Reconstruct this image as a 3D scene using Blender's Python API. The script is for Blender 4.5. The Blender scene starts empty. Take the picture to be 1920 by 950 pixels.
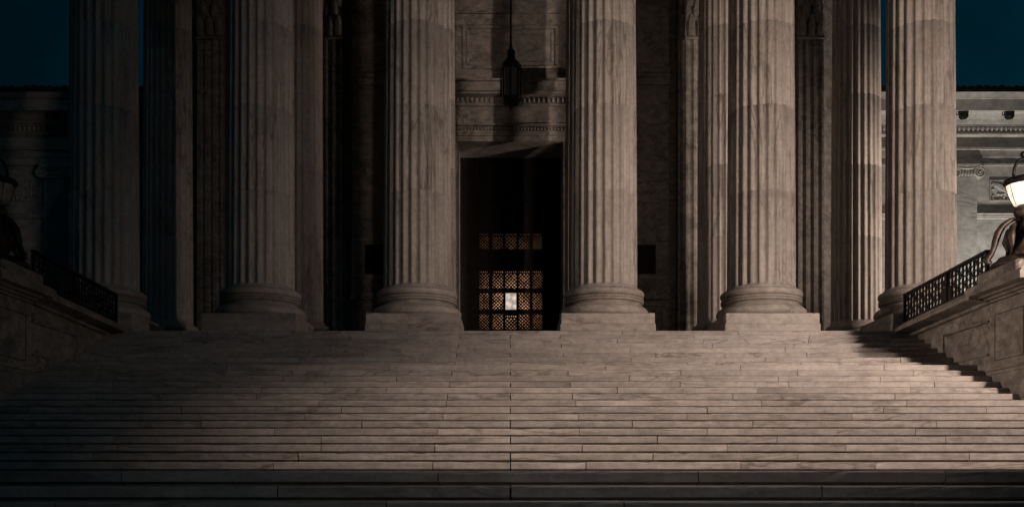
import bpy, bmesh, math, random
from mathutils import Vector, Matrix
R = math.radians
PI = math.pi
sc = bpy.context.scene
COL = sc.collection

# ------------------------------------------------------------------ camera
FPX = 1850.0
cam_d = bpy.data.cameras.new('camera'); cam = bpy.data.objects.new('camera', cam_d); COL.objects.link(cam)
cam.location = (0, 0, 0); cam.rotation_euler = (R(90), 0, 0)
cam_d.sensor_width = 36; cam_d.lens = 36 * FPX / 1920
cam_d.shift_x = 3 / 1920; cam_d.shift_y = (884 - 475) / 1920
cam_d.clip_start = 0.1; cam_d.clip_end = 2000
sc.camera = cam

# ------------------------------------------------------------------ sky, moon, floodlights, added fill spots, exposure
w = bpy.data.worlds.new('World'); sc.world = w; w.use_nodes = True
nt = w.node_tree; nt.nodes.clear()
sky = nt.nodes.new('ShaderNodeTexSky'); sky.sky_type = 'NISHITA'; sky.sun_disc = False
sky.sun_elevation = R(-2.95); sky.sun_rotation = R(78); sky.altitude = 0; sky.air_density = 1.0
sky.dust_density = 1.0; sky.ozone_density = 1.5
bg = nt.nodes.new('ShaderNodeBackground'); bg.inputs[1].default_value = 0.15
out = nt.nodes.new('ShaderNodeOutputWorld')
tint = nt.nodes.new('ShaderNodeMix'); tint.data_type = 'RGBA'; tint.blend_type = 'MULTIPLY'; tint.inputs['Factor'].default_value = 1
tint.inputs['B'].default_value = (0.06, 1.35, 1.4, 1)
wtc = nt.nodes.new('ShaderNodeTexCoord'); cn = nt.nodes.new('ShaderNodeTexNoise'); cn.inputs['Scale'].default_value = 4.5; cn.inputs['Detail'].default_value = 5
cmr = nt.nodes.new('ShaderNodeMapRange'); cmr.inputs['From Min'].default_value = 0.3; cmr.inputs['From Max'].default_value = 0.7
cmr.inputs['To Min'].default_value = 0.6; cmr.inputs['To Max'].default_value = 1.4
cm = nt.nodes.new('ShaderNodeMix'); cm.data_type = 'RGBA'; cm.blend_type = 'MULTIPLY'; cm.inputs['Factor'].default_value = 1
nt.links.new(wtc.outputs['Generated'], cn.inputs['Vector']); nt.links.new(cn.outputs[0], cmr.inputs['Value'])
nt.links.new(sky.outputs[0], tint.inputs['A']); nt.links.new(tint.outputs['Result'], cm.inputs['A']); nt.links.new(cmr.outputs[0], cm.inputs['B'])
nt.links.new(cm.outputs['Result'], bg.inputs[0]); nt.links.new(bg.outputs[0], out.inputs[0])

sun_d = bpy.data.lights.new('moon', 'SUN'); sun = bpy.data.objects.new('moon', sun_d); COL.objects.link(sun)
sun_d.energy = 0.018; sun_d.angle = R(0.5); sun_d.color = (0.6, 0.78, 1.0)
sun.rotation_euler = (R(52), 0, R(28)); sun.location = (20, -20, 40)

def spot(name, loc, tgt, power, cone, blend, radius, color):
    l = bpy.data.lights.new(name, 'SPOT'); o = bpy.data.objects.new(name, l); COL.objects.link(o)
    o.location = loc
    o.rotation_euler = (Vector(tgt) - Vector(loc)).to_track_quat('-Z', 'Y').to_euler()
    l.energy = power; l.spot_size = R(cone); l.spot_blend = blend; l.shadow_soft_size = radius; l.color = color
    return o
WARM = (1.0, 0.79, 0.655)
spot('floodlight_steps', (12.35, 10.5, 4.7), (6.0, 18.6, 0.2), 1950, 80, 1.0, 0.30, WARM)
spot('added_fill_stairway', (2.4, 11.0, 10.0), (2.2, 15.9, 0.0), 3700, 82, 1.0, 0.40, WARM)  # added fill hanging unseen over the landing to brighten the middle steps
spot('floodlight_columns', (12.3, 10.4, 5.6), (8.6, 25.0, 7.0), 6900, 82, 1.0, 0.25, WARM)
spot('added_fill_columns', (4.5, 10.6, 8.0), (-0.2, 25.0, 9.0), 900, 58, 1.0, 0.40, WARM)  # added unseen fill, evens out the middle columns from the front
spot('added_fill_stair_wall', (-14.0, 22.8, 6.0), (9.9, 20.8, 2.9), 5600, 22, 1.0, 0.30, WARM)  # added narrow fill, out of view, to brighten the right stair wall's inner face
spot('floodlight_side', (19.0, 24.4, 5.0), (8.0, 30.2, 8.5), 5200, 62, 1.0, 0.20, WARM)
spot('floodlight_wing', (19.5, 36.7, 2.0), (19.0, 40, 11.5), 4600, 120, 1.0, 0.35, (1.0, 0.91, 0.81))
spot('added_fill_lower_flight', (4.0, -4.0, 6.5), (0.0, 9.6, -0.4), 380, 40, 1.0, 0.5, (1.0, 0.96, 0.92))  # added fill behind the camera to lift the lower flight

vs = sc.view_settings
vs.view_transform = 'Standard'; vs.look = 'None'; vs.gamma = 1; vs.exposure = 0; vs.use_curve_mapping = False
sc.render.engine = 'CYCLES'

# ------------------------------------------------------------------ materials
def nodes_of(name):
    m = bpy.data.materials.new(name); m.use_nodes = True
    t = m.node_tree; b = t.nodes['Principled BSDF']
    return m, t, b

def stone(name, light, dark, vein, stretch=(1, 1, 1), scale=1.0, rough=0.62, bump=0.25, vary=0.22, grime=0.5):
    m, t, b = nodes_of(name)
    N, L = t.nodes.new, t.links.new
    tc = N('ShaderNodeTexCoord'); oi = N('ShaderNodeObjectInfo')
    off = N('ShaderNodeVectorMath'); off.operation = 'SCALE'
    comb = N('ShaderNodeCombineXYZ')
    for i in range(3): L(oi.outputs['Random'], comb.inputs[i])
    L(comb.outputs[0], off.inputs[0]); off.inputs['Scale'].default_value = 37.0
    add = N('ShaderNodeVectorMath'); add.operation = 'ADD'
    L(tc.outputs['Object'], add.inputs[0]); L(off.outputs[0], add.inputs[1])
    mp = N('ShaderNodeMapping'); mp.inputs['Scale'].default_value = stretch
    L(add.outputs[0], mp.inputs[0])
    def noise(sc_, det, rg, dist=0.0, src=mp):
        n = N('ShaderNodeTexNoise'); n.inputs['Scale'].default_value = sc_ * scale
        n.inputs['Detail'].default_value = det; n.inputs['Roughness'].default_value = rg
        n.inputs['Distortion'].default_value = dist
        L(src.outputs[0], n.inputs['Vector']); return n
    def ramp(src, p0, c0, p1, c1):
        r = N('ShaderNodeValToRGB'); e = r.color_ramp.elements
        e[0].position = p0; e[0].color = (*c0, 1); e[1].position = p1; e[1].color = (*c1, 1)
        L(src, r.inputs[0]); return r
    n1 = noise(0.9, 6, 0.62, 1.2)
    base = ramp(n1.outputs[0], 0.32, dark, 0.66, light)
    # thin veins where a distorted noise crosses its middle
    n2 = noise(0.7, 4, 0.55, 2.2)
    sub = N('ShaderNodeMath'); sub.operation = 'SUBTRACT'; L(n2.outputs[0], sub.inputs[0]); sub.inputs[1].default_value = 0.5
    ab = N('ShaderNodeMath'); ab.operation = 'ABSOLUTE'; L(sub.outputs[0], ab.inputs[0])
    vr = ramp(ab.outputs[0], 0.0, (1, 1, 1), 0.045, (0, 0, 0))
    n3 = noise(0.5, 2, 0.5)
    vm = N('ShaderNodeMath'); vm.operation = 'MULTIPLY'
    r3 = ramp(n3.outputs[0], 0.42, (0, 0, 0), 0.60, (1, 1, 1))
    L(vr.outputs[0], vm.inputs[0]); L(r3.outputs[0], vm.inputs[1])
    vs_ = N('ShaderNodeMath'); vs_.operation = 'MULTIPLY'; L(vm.outputs[0], vs_.inputs[0]); vs_.inputs[1].default_value = 0.9
    mx = N('ShaderNodeMix'); mx.data_type = 'RGBA'
    L(vs_.outputs[0], mx.inputs['Factor']); L(base.outputs[0], mx.inputs['A']); mx.inputs['B'].default_value = (*vein, 1)
    # grime blotches with fine grain
    n4 = noise(2.6, 8, 0.72)
    g = ramp(n4.outputs[0], 0.36, (1 - grime,) * 3, 0.58, (1, 1, 1))
    mg = N('ShaderNodeMix'); mg.data_type = 'RGBA'; mg.blend_type = 'MULTIPLY'; mg.inputs['Factor'].default_value = 1
    L(mx.outputs['Result'], mg.inputs['A']); L(g.outputs[0], mg.inputs['B'])
    n6 = noise(7, 6, 0.75, 0.0, add)
    g6 = ramp(n6.outputs[0], 0.30, (0.74,) * 3, 0.62, (1.08,) * 3)
    m6 = N('ShaderNodeMix'); m6.data_type = 'RGBA'; m6.blend_type = 'MULTIPLY'; m6.inputs['Factor'].default_value = 1
    L(mg.outputs['Result'], m6.inputs['A']); L(g6.outputs[0], m6.inputs['B'])
    # each block its own tone
    mr = N('ShaderNodeMapRange'); mr.inputs['To Min'].default_value = 1 - vary; mr.inputs['To Max'].default_value = 1.0 + vary * 0.3
    L(oi.outputs['Random'], mr.inputs['Value'])
    hs = N('ShaderNodeHueSaturation'); L(mr.outputs[0], hs.inputs['Value']); L(m6.outputs['Result'], hs.inputs['Color'])
    L(hs.outputs[0], b.inputs['Base Color'])
    rr = N('ShaderNodeMapRange'); rr.inputs['To Min'].default_value = rough - 0.12; rr.inputs['To Max'].default_value = rough + 0.18
    L(n4.outputs[0], rr.inputs['Value']); L(rr.outputs[0], b.inputs['Roughness'])
    n5 = noise(14, 6, 0.7, 0.0, add)
    bp = N('ShaderNodeBump'); bp.inputs['Strength'].default_value = bump; bp.inputs['Distance'].default_value = 0.02
    L(n5.outputs[0], bp.inputs['Height']); L(bp.outputs[0], b.inputs['Normal'])
    return m

def plain(name, c, rough=0.5, metal=0.0, var=0.3, scale=6, bump=0.1):
    m, t, b = nodes_of(name); N, L = t.nodes.new, t.links.new
    tc = N('ShaderNodeTexCoord'); n = N('ShaderNodeTexNoise'); n.inputs['Scale'].default_value = scale; n.inputs['Detail'].default_value = 6
    L(tc.outputs['Object'], n.inputs['Vector'])
    r = N('ShaderNodeValToRGB'); e = r.color_ramp.elements
    e[0].position = 0.3; e[0].color = (*[v * (1 - var) for v in c], 1); e[1].position = 0.7; e[1].color = (*[min(1, v * (1 + var)) for v in c], 1)
    L(n.outputs[0], r.inputs[0]); L(r.outputs[0], b.inputs['Base Color'])
    b.inputs['Roughness'].default_value = rough; b.inputs['Metallic'].default_value = metal
    bp = N('ShaderNodeBump'); bp.inputs['Strength'].default_value = bump; bp.inputs['Distance'].default_value = 0.01
    L(n.outputs[0], bp.inputs['Height']); L(bp.outputs[0], b.inputs['Normal'])
    return m

def glow(name, c, strength, scale=0.0, low=0.4):
    m, t, b = nodes_of(name); N, L = t.nodes.new, t.links.new
    b.inputs['Base Color'].default_value = (*c, 1)
    b.inputs['Emission Color'].default_value = (*c, 1); b.inputs['Emission Strength'].default_value = strength
    if scale:
        tc = N('ShaderNodeTexCoord'); n = N('ShaderNodeTexNoise'); n.inputs['Scale'].default_value = scale
        L(tc.outputs['Object'], n.inputs['Vector'])
        mr = N('ShaderNodeMapRange'); mr.inputs['From Min'].default_value = 0.35; mr.inputs['From Max'].default_value = 0.65
        mr.inputs['To Min'].default_value = strength * low; mr.inputs['To Max'].default_value = strength * 1.3
        L(n.outputs[0], mr.inputs['Value']); L(mr.outputs[0], b.inputs['Emission Strength'])
    return m

M = {}
M['step'] = stone('step_marble', (0.49, 0.445, 0.415), (0.405, 0.36, 0.33), (0.20, 0.17, 0.15), (0.5, 1.6, 2.8), 1.0, 0.6, 0.25, 0.16, 0.30)
M['column'] = stone('column_marble', (0.49, 0.445, 0.41), (0.385, 0.34, 0.305), (0.20, 0.17, 0.145), (2.0, 2.0, 0.34), 1.0, 0.58, 0.3, 0.07, 0.20)
M['base'] = stone('column_base_marble', (0.49, 0.44, 0.40), (0.39, 0.345, 0.31), (0.20, 0.17, 0.15), (1.0, 1.0, 2.2), 0.8, 0.58, 0.2, 0.10, 0.25)
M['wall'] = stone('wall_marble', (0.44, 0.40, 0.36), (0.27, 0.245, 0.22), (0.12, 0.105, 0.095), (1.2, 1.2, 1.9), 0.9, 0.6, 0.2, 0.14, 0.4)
M['wing'] = stone('wing_marble', (0.46, 0.455, 0.43), (0.36, 0.355, 0.335), (0.22, 0.215, 0.20), (0.6, 0.6, 1.5), 0.7, 0.6, 0.15, 0.12, 0.28)
M['cheek'] = stone('stair_wall_marble', (0.42, 0.38, 0.34), (0.26, 0.225, 0.19), (0.12, 0.10, 0.085), (0.9, 0.9, 1.5), 1.1, 0.65, 0.3, 0.12, 0.5)
M['mortar'] = plain('mortar', (0.05, 0.045, 0.04), 0.9)
M['ground'] = stone('paving_stone', (0.30, 0.28, 0.26), (0.20, 0.185, 0.17), (0.1, 0.1, 0.09), (1, 1, 1), 0.6, 0.8, 0.3, 0.1, 0.4)
M['iron'] = plain('black_iron', (0.012, 0.012, 0.014), 0.45, 0.6)
M['bronze'] = plain('bronze', (0.045, 0.032, 0.024), 0.5, 0.45, 0.5, 9, 0.3)
M['dark_bronze'] = plain('dark_bronze', (0.016, 0.013, 0.011), 0.4, 0.8, 0.4)
M['roof'] = plain('dark_roof_metal', (0.02, 0.022, 0.022), 0.6, 0.3)
def frosted(name, c):
    m, t, b = nodes_of(name); N, L = t.nodes.new, t.links.new
    tr = N('ShaderNodeBsdfTranslucent'); mx = N('ShaderNodeMixShader'); mx.inputs[0].default_value = 0.85
    tc = N('ShaderNodeTexCoord'); n = N('ShaderNodeTexNoise'); n.inputs['Scale'].default_value = 3; n.inputs['Detail'].default_value = 4
    r = N('ShaderNodeValToRGB'); e = r.color_ramp.elements
    e[0].position = 0.3; e[0].color = (*[v * 0.6 for v in c], 1); e[1].position = 0.7; e[1].color = (*c, 1)
    L(tc.outputs['Object'], n.inputs['Vector']); L(n.outputs[0], r.inputs[0]); L(r.outputs[0], tr.inputs['Color'])
    b.inputs['Base Color'].default_value = (0.08, 0.07, 0.06, 1); b.inputs['Roughness'].default_value = 0.3
    L(b.outputs[0], mx.inputs[1]); L(tr.outputs[0], mx.inputs[2]); L(mx.outputs[0], t.nodes['Material Output'].inputs[0])
    return m
M['pane'] = frosted('frosted_glass', (0.80, 0.62, 0.48))
M['lamp_hall'] = glow('hall_lamp_glass', (1.0, 0.82, 0.68), 0.62, 6, 0.55)
M['lamp_glass'] = glow('street_lamp_glass', (1.0, 0.81, 0.64), 1.15, 7, 0.7)
M['unlit_glass'] = plain('unlit_lamp_glass', (0.30, 0.28, 0.25), 0.25)
M['lantern_glass'] = plain('dark_lantern_glass', (0.05, 0.05, 0.055), 0.12, 0.0, 0.2)

# ------------------------------------------------------------------ mesh helpers
def obj(name, bm, mat, parent=None, smooth=False, mesh=None, loc=None):
    if mesh is None:
        bmesh.ops.recalc_face_normals(bm, faces=bm.faces[:])
        mesh = bpy.data.meshes.new(name); bm.to_mesh(mesh); bm.free()
        mesh.materials.append(M[mat] if isinstance(mat, str) else mat)
        if smooth: mesh.polygons.foreach_set('use_smooth', [True] * len(mesh.polygons))
    o = bpy.data.objects.new(name, mesh); COL.objects.link(o)
    if loc: o.location = loc
    if parent: o.parent = parent
    return o
def tag(o, label=None, cat=None, group=None, kind=None):
    if label: o['label'] = label
    if cat: o['category'] = cat
    if group: o['group'] = group
    if kind: o['kind'] = kind
    return o
def empty(name, loc=(0, 0, 0)):
    o = bpy.data.objects.new(name, None); COL.objects.link(o); o.location = loc; o.empty_display_size = 0.3
    return o
def nb(): return bmesh.new()
def box(bm, x0, x1, y0, y1, z0, z1, bev=0.0):
    if x0 > x1: x0, x1 = x1, x0
    r = bmesh.ops.create_cube(bm, size=1.0, matrix=Matrix.Translation(((x0 + x1) / 2, (y0 + y1) / 2, (z0 + z1) / 2)) @ Matrix.Diagonal((x1 - x0, y1 - y0, z1 - z0, 1)))
    if bev > 0:
        es = list({e for v in r['verts'] for e in v.link_edges})
        bmesh.ops.bevel(bm, geom=es, offset=bev, segments=1, affect='EDGES')
    return bm
def prism_x(bm, prof, x0, x1):
    """prof = [(y,z)...] closed outline, extruded along x"""
    a = [bm.verts.new((x0, y, z)) for y, z in prof]; b = [bm.verts.new((x1, y, z)) for y, z in prof]
    n = len(prof)
    bm.faces.new(a); bm.faces.new(b[::-1])
    for i in range(n): bm.faces.new((a[i], b[i], b[(i + 1) % n], a[(i + 1) % n]))
    return bm
def prism_y(bm, prof, y0, y1, rise=0.0, skew=0.0):
    """prof = [(x,z)...] extruded along y; the far end drops by rise and shifts by skew"""
    a = [bm.verts.new((x, y0, z)) for x, z in prof]; b = [bm.verts.new((x + skew, y1, z - rise)) for x, z in prof]
    n = len(prof)
    bm.faces.new(a); bm.faces.new(b[::-1])
    for i in range(n): bm.faces.new((a[i], b[i], b[(i + 1) % n], a[(i + 1) % n]))
    return bm
def lathe(bm, prof, seg=48, c=(0, 0, 0), cap=True):
    rings = []
    for r, z in prof:
        rings.append([bm.verts.new((c[0] + r * math.cos(2 * PI * i / seg), c[1] + r * math.sin(2 * PI * i / seg), c[2] + z)) for i in range(seg)])
    for a, b in zip(rings, rings[1:]):
        for i in range(seg): bm.faces.new((a[i], a[(i + 1) % seg], b[(i + 1) % seg], b[i]))
    if cap:
        bm.faces.new(rings[0][::-1]); bm.faces.new(rings[-1])
    return bm
def tube(bm, pts, rad, seg=8):
    """rad: number or list"""
    pts = [Vector(p) for p in pts]; n = len(pts)
    rads = rad if isinstance(rad, (list, tuple)) else [rad] * n
    rings = []; up = None
    for i, p in enumerate(pts):
        d = (pts[min(i + 1, n - 1)] - pts[max(i - 1, 0)]).normalized()
        if up is None:
            up = Vector((0, 0, 1)) if abs(d.z) < 0.9 else Vector((0, 1, 0))
        s = d.cross(up)
        if s.length < 1e-4: s = d.cross(Vector((1, 0, 0)))
        s.normalize(); u = s.cross(d).normalized(); up = u
        rings.append([bm.verts.new(p + (s * math.cos(2 * PI * k / seg) + u * math.sin(2 * PI * k / seg)) * rads[i]) for k in range(seg)])
    for a, b in zip(rings, rings[1:]):
        for k in range(seg): bm.faces.new((a[k], a[(k + 1) % seg], b[(k + 1) % seg], b[k]))
    bm.faces.new(rings[0][::-1]); bm.faces.new(rings[-1])
    return bm
def ball(bm, c, r, sx=1, sy=1, sz=1, u=14, v=9):
    bmesh.ops.create_uvsphere(bm, u_segments=u, v_segments=v, radius=r, matrix=Matrix.Translation(c) @ Matrix.Diagonal((sx, sy, sz, 1)))
    return bm
def ring(bm, c, r, t, axis='y', seg=16, ts=6):
    P = []
    for i in range(seg + 1):
        a = 2 * PI * i / seg
        P.append((c[0] + r * math.cos(a), c[1], c[2] + r * math.sin(a)) if axis == 'y' else
                 (c[0] + r * math.cos(a), c[1] + r * math.sin(a), c[2]) if axis == 'z' else
                 (c[0], c[1] + r * math.cos(a), c[2] + r * math.sin(a)))
    return tube(bm, P, t, ts)

# ------------------------------------------------------------------ ground and landing
Z_G = -1.49
ground = obj('ground', box(nb(), -300, 300, -60, 500, Z_G - 0.5, Z_G), 'ground'); tag(ground, 'paved forecourt at the foot of the steps', kind='structure')

# ------------------------------------------------------------------ stairs
H_, RUN = 0.15, 0.358
D0, D_LOW = 15.5, 10.25
rng = random.Random(7)
def step_profile(y0, z0, z1, back):
    u = 0.065 if y0 < 19.6 else 0.012
    return [(y0 + u, z0), (y0 + u, z0 + 0.033), (y0 + 0.004, z0 + 0.037), (y0, z0 + 0.043), (y0, z1 - 0.014), (y0 + 0.004, z1 - 0.004), (y0 + 0.014, z1), (back, z1), (back, z0)]
stairs = empty('stone_stairs', (0, D0, Z_G)); tag(stairs, 'wide flight of marble steps leading up to the portico', kind='structure')
def to_stairs(o):
    o.parent = stairs; o.matrix_parent_inverse = Matrix.Translation((0, -D0, -Z_G)); return o
def joints(xmin, xmax, fixed, lo, hi):
    xs = sorted(fixed)
    pts = list(xs); x = xs[-1]
    while True:
        x += rng.uniform(lo, hi)
        if x > xmax - 0.8: break
        pts.append(x)
    x = xs[0]
    while True:
        x -= rng.uniform(lo, hi)
        if x < xmin + 0.8: break
        pts.insert(0, x)
    return [xmin] + pts + [xmax]
def step_row(y0, z0, z1, back, xs, name='step_stone'):
    for a, b in zip(xs, xs[1:]):
        g = rng.uniform(0.004, 0.008) + (0.004 if abs(a) < .1 or abs(b) < .1 else 0); jy = rng.uniform(-0.004, 0.004); jz = rng.uniform(-0.003, 0.003)
        xm = (a + b) / 2
        pr = [(y - y0, z - z0) for y, z in step_profile(y0 + jy, z0 + jz * 0.2, z1 + jz, back)]
        bm = nb(); xa, xb = a + g - xm, b - g - xm; ns = max(4, int((xb - xa) / 0.16)); secs = []
        for q in range(ns + 1):
            wear = 0.016 * rng.random() ** 5 + 0.0025 * rng.random(); xq = xa + (xb - xa) * q / ns + (rng.uniform(-.05, .05) if 0 < q < ns else 0)
            if q in (0, ns): wear += 0.006 * rng.random()
            secs.append([bm.verts.new((xq, y + (wear * 0.8 if i in (4, 5) else 0), z - (wear if i in (5,) else wear * 1.3 if i == 4 else wear * .25 if i == 6 else 0))) for i, (y, z) in enumerate(pr)])
        for u_, v_ in zip(secs, secs[1:]):
            for i in range(len(pr)): bm.faces.new((u_[i], v_[i], v_[(i + 1) % len(pr)], u_[(i + 1) % len(pr)]))
        bm.faces.new(secs[0]); bm.faces.new(secs[-1][::-1])
        to_stairs(obj(name, bm, 'step', None, False, None, (xm, y0, z0)))
steps = []
for k in range(1, 24):
    D = D0 + RUN * k + (0.47 if k > 15 else 0)
    steps.append((k, D, 0.01 + H_ * (k - 1), 0.01 + H_ * k))
D_TOP = steps[-1][1]; Z_TOP = steps[-1][3]
for i, (k, D, z0, z1) in enumerate(steps):
    back = steps[i + 1][1] + 0.06 if i + 1 < len(steps) else D + 0.9
    if k == 1: fx = [-1.25, 0, 1.22]
    elif k < 10: fx = [-1.24 + rng.uniform(-.05, .05), 1.22 + rng.uniform(-.03, .03)] if k % 2 else [0]
    else: fx = [-1.22, 0.0, 1.2] if k % 2 == 0 else [-2.5 + rng.uniform(-.5, .5), 2.4 + rng.uniform(-.4, .4)]
    hw = 13.5 if k < 10 else 9.89
    step_row(D, z0, z1, back, joints(-hw, hw, fx, 1.9, 3.7))
for j in range(1, 4):                                      # nearest dark flight below the landing
    y0 = D_LOW - RUN * (j - 1); z1 = 0.01 - H_ * (j - 1)
    step_row(y0, z1 - H_, z1, y0 + 0.44, joints(-12, 12, [0] if j == 2 else [-0.75 + 0.5 * (j == 3), 1.95] if j == 1 else [-1.2, 1.1], 2.2, 3.4))
bm = nb()                                                   # solid bed under the stones, set back
prof = [(6.7, Z_G - 0.1), (6.7, Z_G + 0.02)]
for j in range(10, 0, -1):
    y0 = D_LOW - RUN * (j - 1); z1 = 0.01 - H_ * (j - 1)
    if j >= 4: prof += [(y0, z1 - H_), (y0, z1)]
    else: prof += [(y0 + 0.075, max(z1 - H_, prof[-1][1])), (y0 + 0.075, z1 - 0.02)]
prof += [(D0 + RUN + 0.075, prof[-1][1])]
for k, D, z0, z1 in steps: prof += [(D + 0.075, prof[-1][1]), (D + 0.075, z1 - 0.02)]
prof += [(D_TOP + 1, Z_TOP - 0.02), (D_TOP + 1, Z_G - 0.1)]
P2 = [prof[0]]
for p in prof[1:]:
    if (Vector(p) - Vector(P2[-1])).length > 1e-5: P2.append(p)
prism_x(bm, P2, -9.87, 9.87)
to_stairs(obj('stair_bed', bm, 'mortar'))
bm = nb(); box(bm, -13.5, 13.5, D_LOW + 0.445, D0 + RUN + 0.02, -0.2, 0.01)
landing = obj('landing', bm, 'step'); tag(landing, 'stone landing between the dark lower steps and the lit flight', kind='structure')
bm = nb(); box(bm, -12.2, 12.2, D_TOP + 0.905, 45, Z_TOP - 0.3, Z_TOP - 0.003)
floor = obj('portico_floor', bm, 'step'); tag(floor, 'stone floor of the portico behind the columns', kind='structure')

# ------------------------------------------------------------------ columns
Z_PL = 3.90
SH0 = 4.63                                                    # front shafts start
SH1 = 15.2
def shaft_r(Rb, t): return Rb * (1 - 0.075 * max(0.0, t) ** 1.25)
def drum_mesh(Rb, z0, z1, t0, t1, first=False, last=False):
    bm = nb(); NF = 24; sub = 9
    rows = [(0.0, -0.007), (0.010, 0.0)]
    if first: rows = [(0.0, 0.0), (0.05, 0.0), (0.07, 0.0), (0.10, 0.0), (0.14, 0.0)]
    L = z1 - z0
    rows = [(z, d) for z, d in rows] + [(L * 0.5, 0.0), (L - 0.010, 0.0), (L, -0.007)]
    rings = []
    for i, (z, d) in enumerate(rows):
        Rr = shaft_r(Rb, t0 + (t1 - t0) * z / L) + d
        depth = 0.060 * Rb / 0.855
        if first:
            q = max(0.0, min(1.0, (z - 0.05) / 0.09)); depth *= math.sqrt(max(0.0, 1 - (1 - q) ** 2))
            if i == 0: Rr += 0.035
            elif i == 1: Rr += 0.012
        ringv = []
        for f in range(NF):
            a0 = 2 * PI * f / NF; wfil = 0.21
            for s in range(sub):
                if s < 2: u = s * wfil; dd = 0.0
                else:
                    q = (s - 1) / (sub - 1); u = wfil + (1 - wfil) * q
                    dd = depth * max(0.0, math.sin(PI * q)) ** 0.75
                a = a0 + u * 2 * PI / NF
                ringv.append(bm.verts.new(((Rr - dd) * math.cos(a), (Rr - dd) * math.sin(a), z)))
        rings.append(ringv)
    n = NF * sub
    for a, b in zip(rings, rings[1:]):
        for i in range(n): bm.faces.new((a[i], a[(i + 1) % n], b[(i + 1) % n], b[i]))
    me = bpy.data.meshes.new('drum')
    bmesh.ops.recalc_face_normals(bm, faces=bm.faces[:]); bm.to_mesh(me); bm.free()
    me.materials.append(M['column']); me.polygons.foreach_set('use_smooth', [True] * len(me.polygons))
    return me
def base_mesh(R1, h):
    """attic base, bottom radius = plinth half width"""
    k = h / 0.73; ro = R1
    P = [(ro * 0.96, 0.0)]
    for i in range(9):
        a = -PI / 2 + PI * i / 8 * 0.92; P.append((ro - 0.13 + 0.13 * math.cos(a), 0.13 * k + 0.13 * k * math.sin(a)))
    P += [(ro - 0.125, 0.265 * k), (ro - 0.125, 0.285 * k)]
    for i in range(7):
        q = i / 6; P.append((ro - 0.135 - 0.075 * math.sin(PI * q) - 0.02 * q, (0.29 + 0.085 * q) * k))
    P += [(ro - 0.135, 0.38 * k)]
    for i in range(6):
        a = -PI / 2 + PI * i / 5; P.append((ro - 0.145 + 0.03 * math.cos(a), (0.405 + 0.022 * math.sin(a)) * k))
    P += [(ro - 0.165, 0.432 * k), (ro - 0.165, 0.442 * k)]
    for i in range(6):
        a = -PI / 2 + PI * i / 5; P.append((ro - 0.145 + 0.032 * math.cos(a), (0.466 + 0.022 * math.sin(a)) * k))
    P += [(ro - 0.155, 0.492 * k), (ro - 0.155, 0.50 * k)]
    for i in range(11):
        a = -PI / 2 + PI * i / 10; P.append((ro - 0.215 + 0.112 * math.cos(a), (0.605 + 0.10 * math.sin(a)) * k))
    P += [(ro - 0.235, 0.707 * k), (ro - 0.235, h)]
    bm = lathe(nb(), P, 72)
    me = bpy.data.meshes.new('base'); bmesh.ops.recalc_face_normals(bm, faces=bm.faces[:]); bm.to_mesh(me); bm.free()
    me.materials.append(M['base']); me.polygons.foreach_set('use_smooth', [True] * len(me.polygons))
    me.set_sharp_from_angle(angle=R(38))
    return me
JZ = [4.63, 7.03, 9.17, 11.27, 13.35, 15.2]
def column_kit(Rb, dz, seed_rows=JZ):
    H = JZ[-1] - JZ[0]
    ds = []
    for i in range(5):
        z0, z1 = JZ[i] + (dz if i == 0 else 0), JZ[i + 1]
        ds.append((z0, drum_mesh(Rb, z0, z1, (z0 - JZ[0]) / H, (z1 - JZ[0]) / H, i == 0)))
    return ds
kitF = column_kit(0.862, 0.0); kitR = column_kit(0.745, -0.17)
baseF = base_mesh(1.14, 0.735); baseR = base_mesh(1.01, 0.735)
def cap_mesh():
    P = [(0.80, 0), (0.83, 0.03), (0.83, 0.09), (0.79, 0.12), (0.78, 0.5), (0.86, 0.52), (0.80, 0.6), (0.82, 1.1), (1.0, 1.15), (0.9, 1.25), (1.0, 1.6), (1.15, 1.7)]
    bm = lathe(nb(), P, 40)
    box(bm, -1.1, 1.1, -1.1, 1.1, 1.705, 1.9)
    for r_, z0, h in ((0.84, 0.14, 0.55), (0.86, 0.6, 0.6)):
        for i in range(8):
            a = 2 * PI * (i + (0.5 if z0 > 0.5 else 0)) / 8
            c, s = math.cos(a), math.sin(a)
            V = []
            for q, wd, o in ((0, .20, 0), (.35, .26, .03), (.7, .22, .08), (.92, .12, .2), (.88, .05, .27)):
                for sg in (-1, 1):
                    x, y = r_ + o, sg * wd
                    V.append(bm.verts.new((x * c - y * s, x * s + y * c, z0 + h * q)))
            for i2 in range(4): bm.faces.new((V[2 * i2], V[2 * i2 + 1], V[2 * i2 + 3], V[2 * i2 + 2]))
    me = bpy.data.meshes.new('capital'); bmesh.ops.recalc_face_normals(bm, faces=bm.faces[:]); bm.to_mesh(me); bm.free()
    me.materials.append(M['base']); return me
capm = cap_mesh()
D_F, D_R = D_TOP + 0.035 + 1.15, 30.1
def mk_mesh(name, bm, mat):
    bmesh.ops.recalc_face_normals(bm, faces=bm.faces[:]); me = bpy.data.meshes.new(name); bm.to_mesh(me); bm.free(); me.materials.append(M[mat]); return me
plinF = mk_mesh('plinth', box(nb(), -1.15, 1.15, -1.15, 1.15, 0, Z_PL - Z_TOP - 0.175, 0.008), 'base')
subF = mk_mesh('plinth_step', box(nb(), -1.172, 1.172, -1.165, 1.165, 0, 0.172, 0.006), 'base')
plinR = mk_mesh('plinth', box(nb(), -1.02, 1.02, -1.02, 1.02, 0, 0.268, 0.008), 'base')
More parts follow.
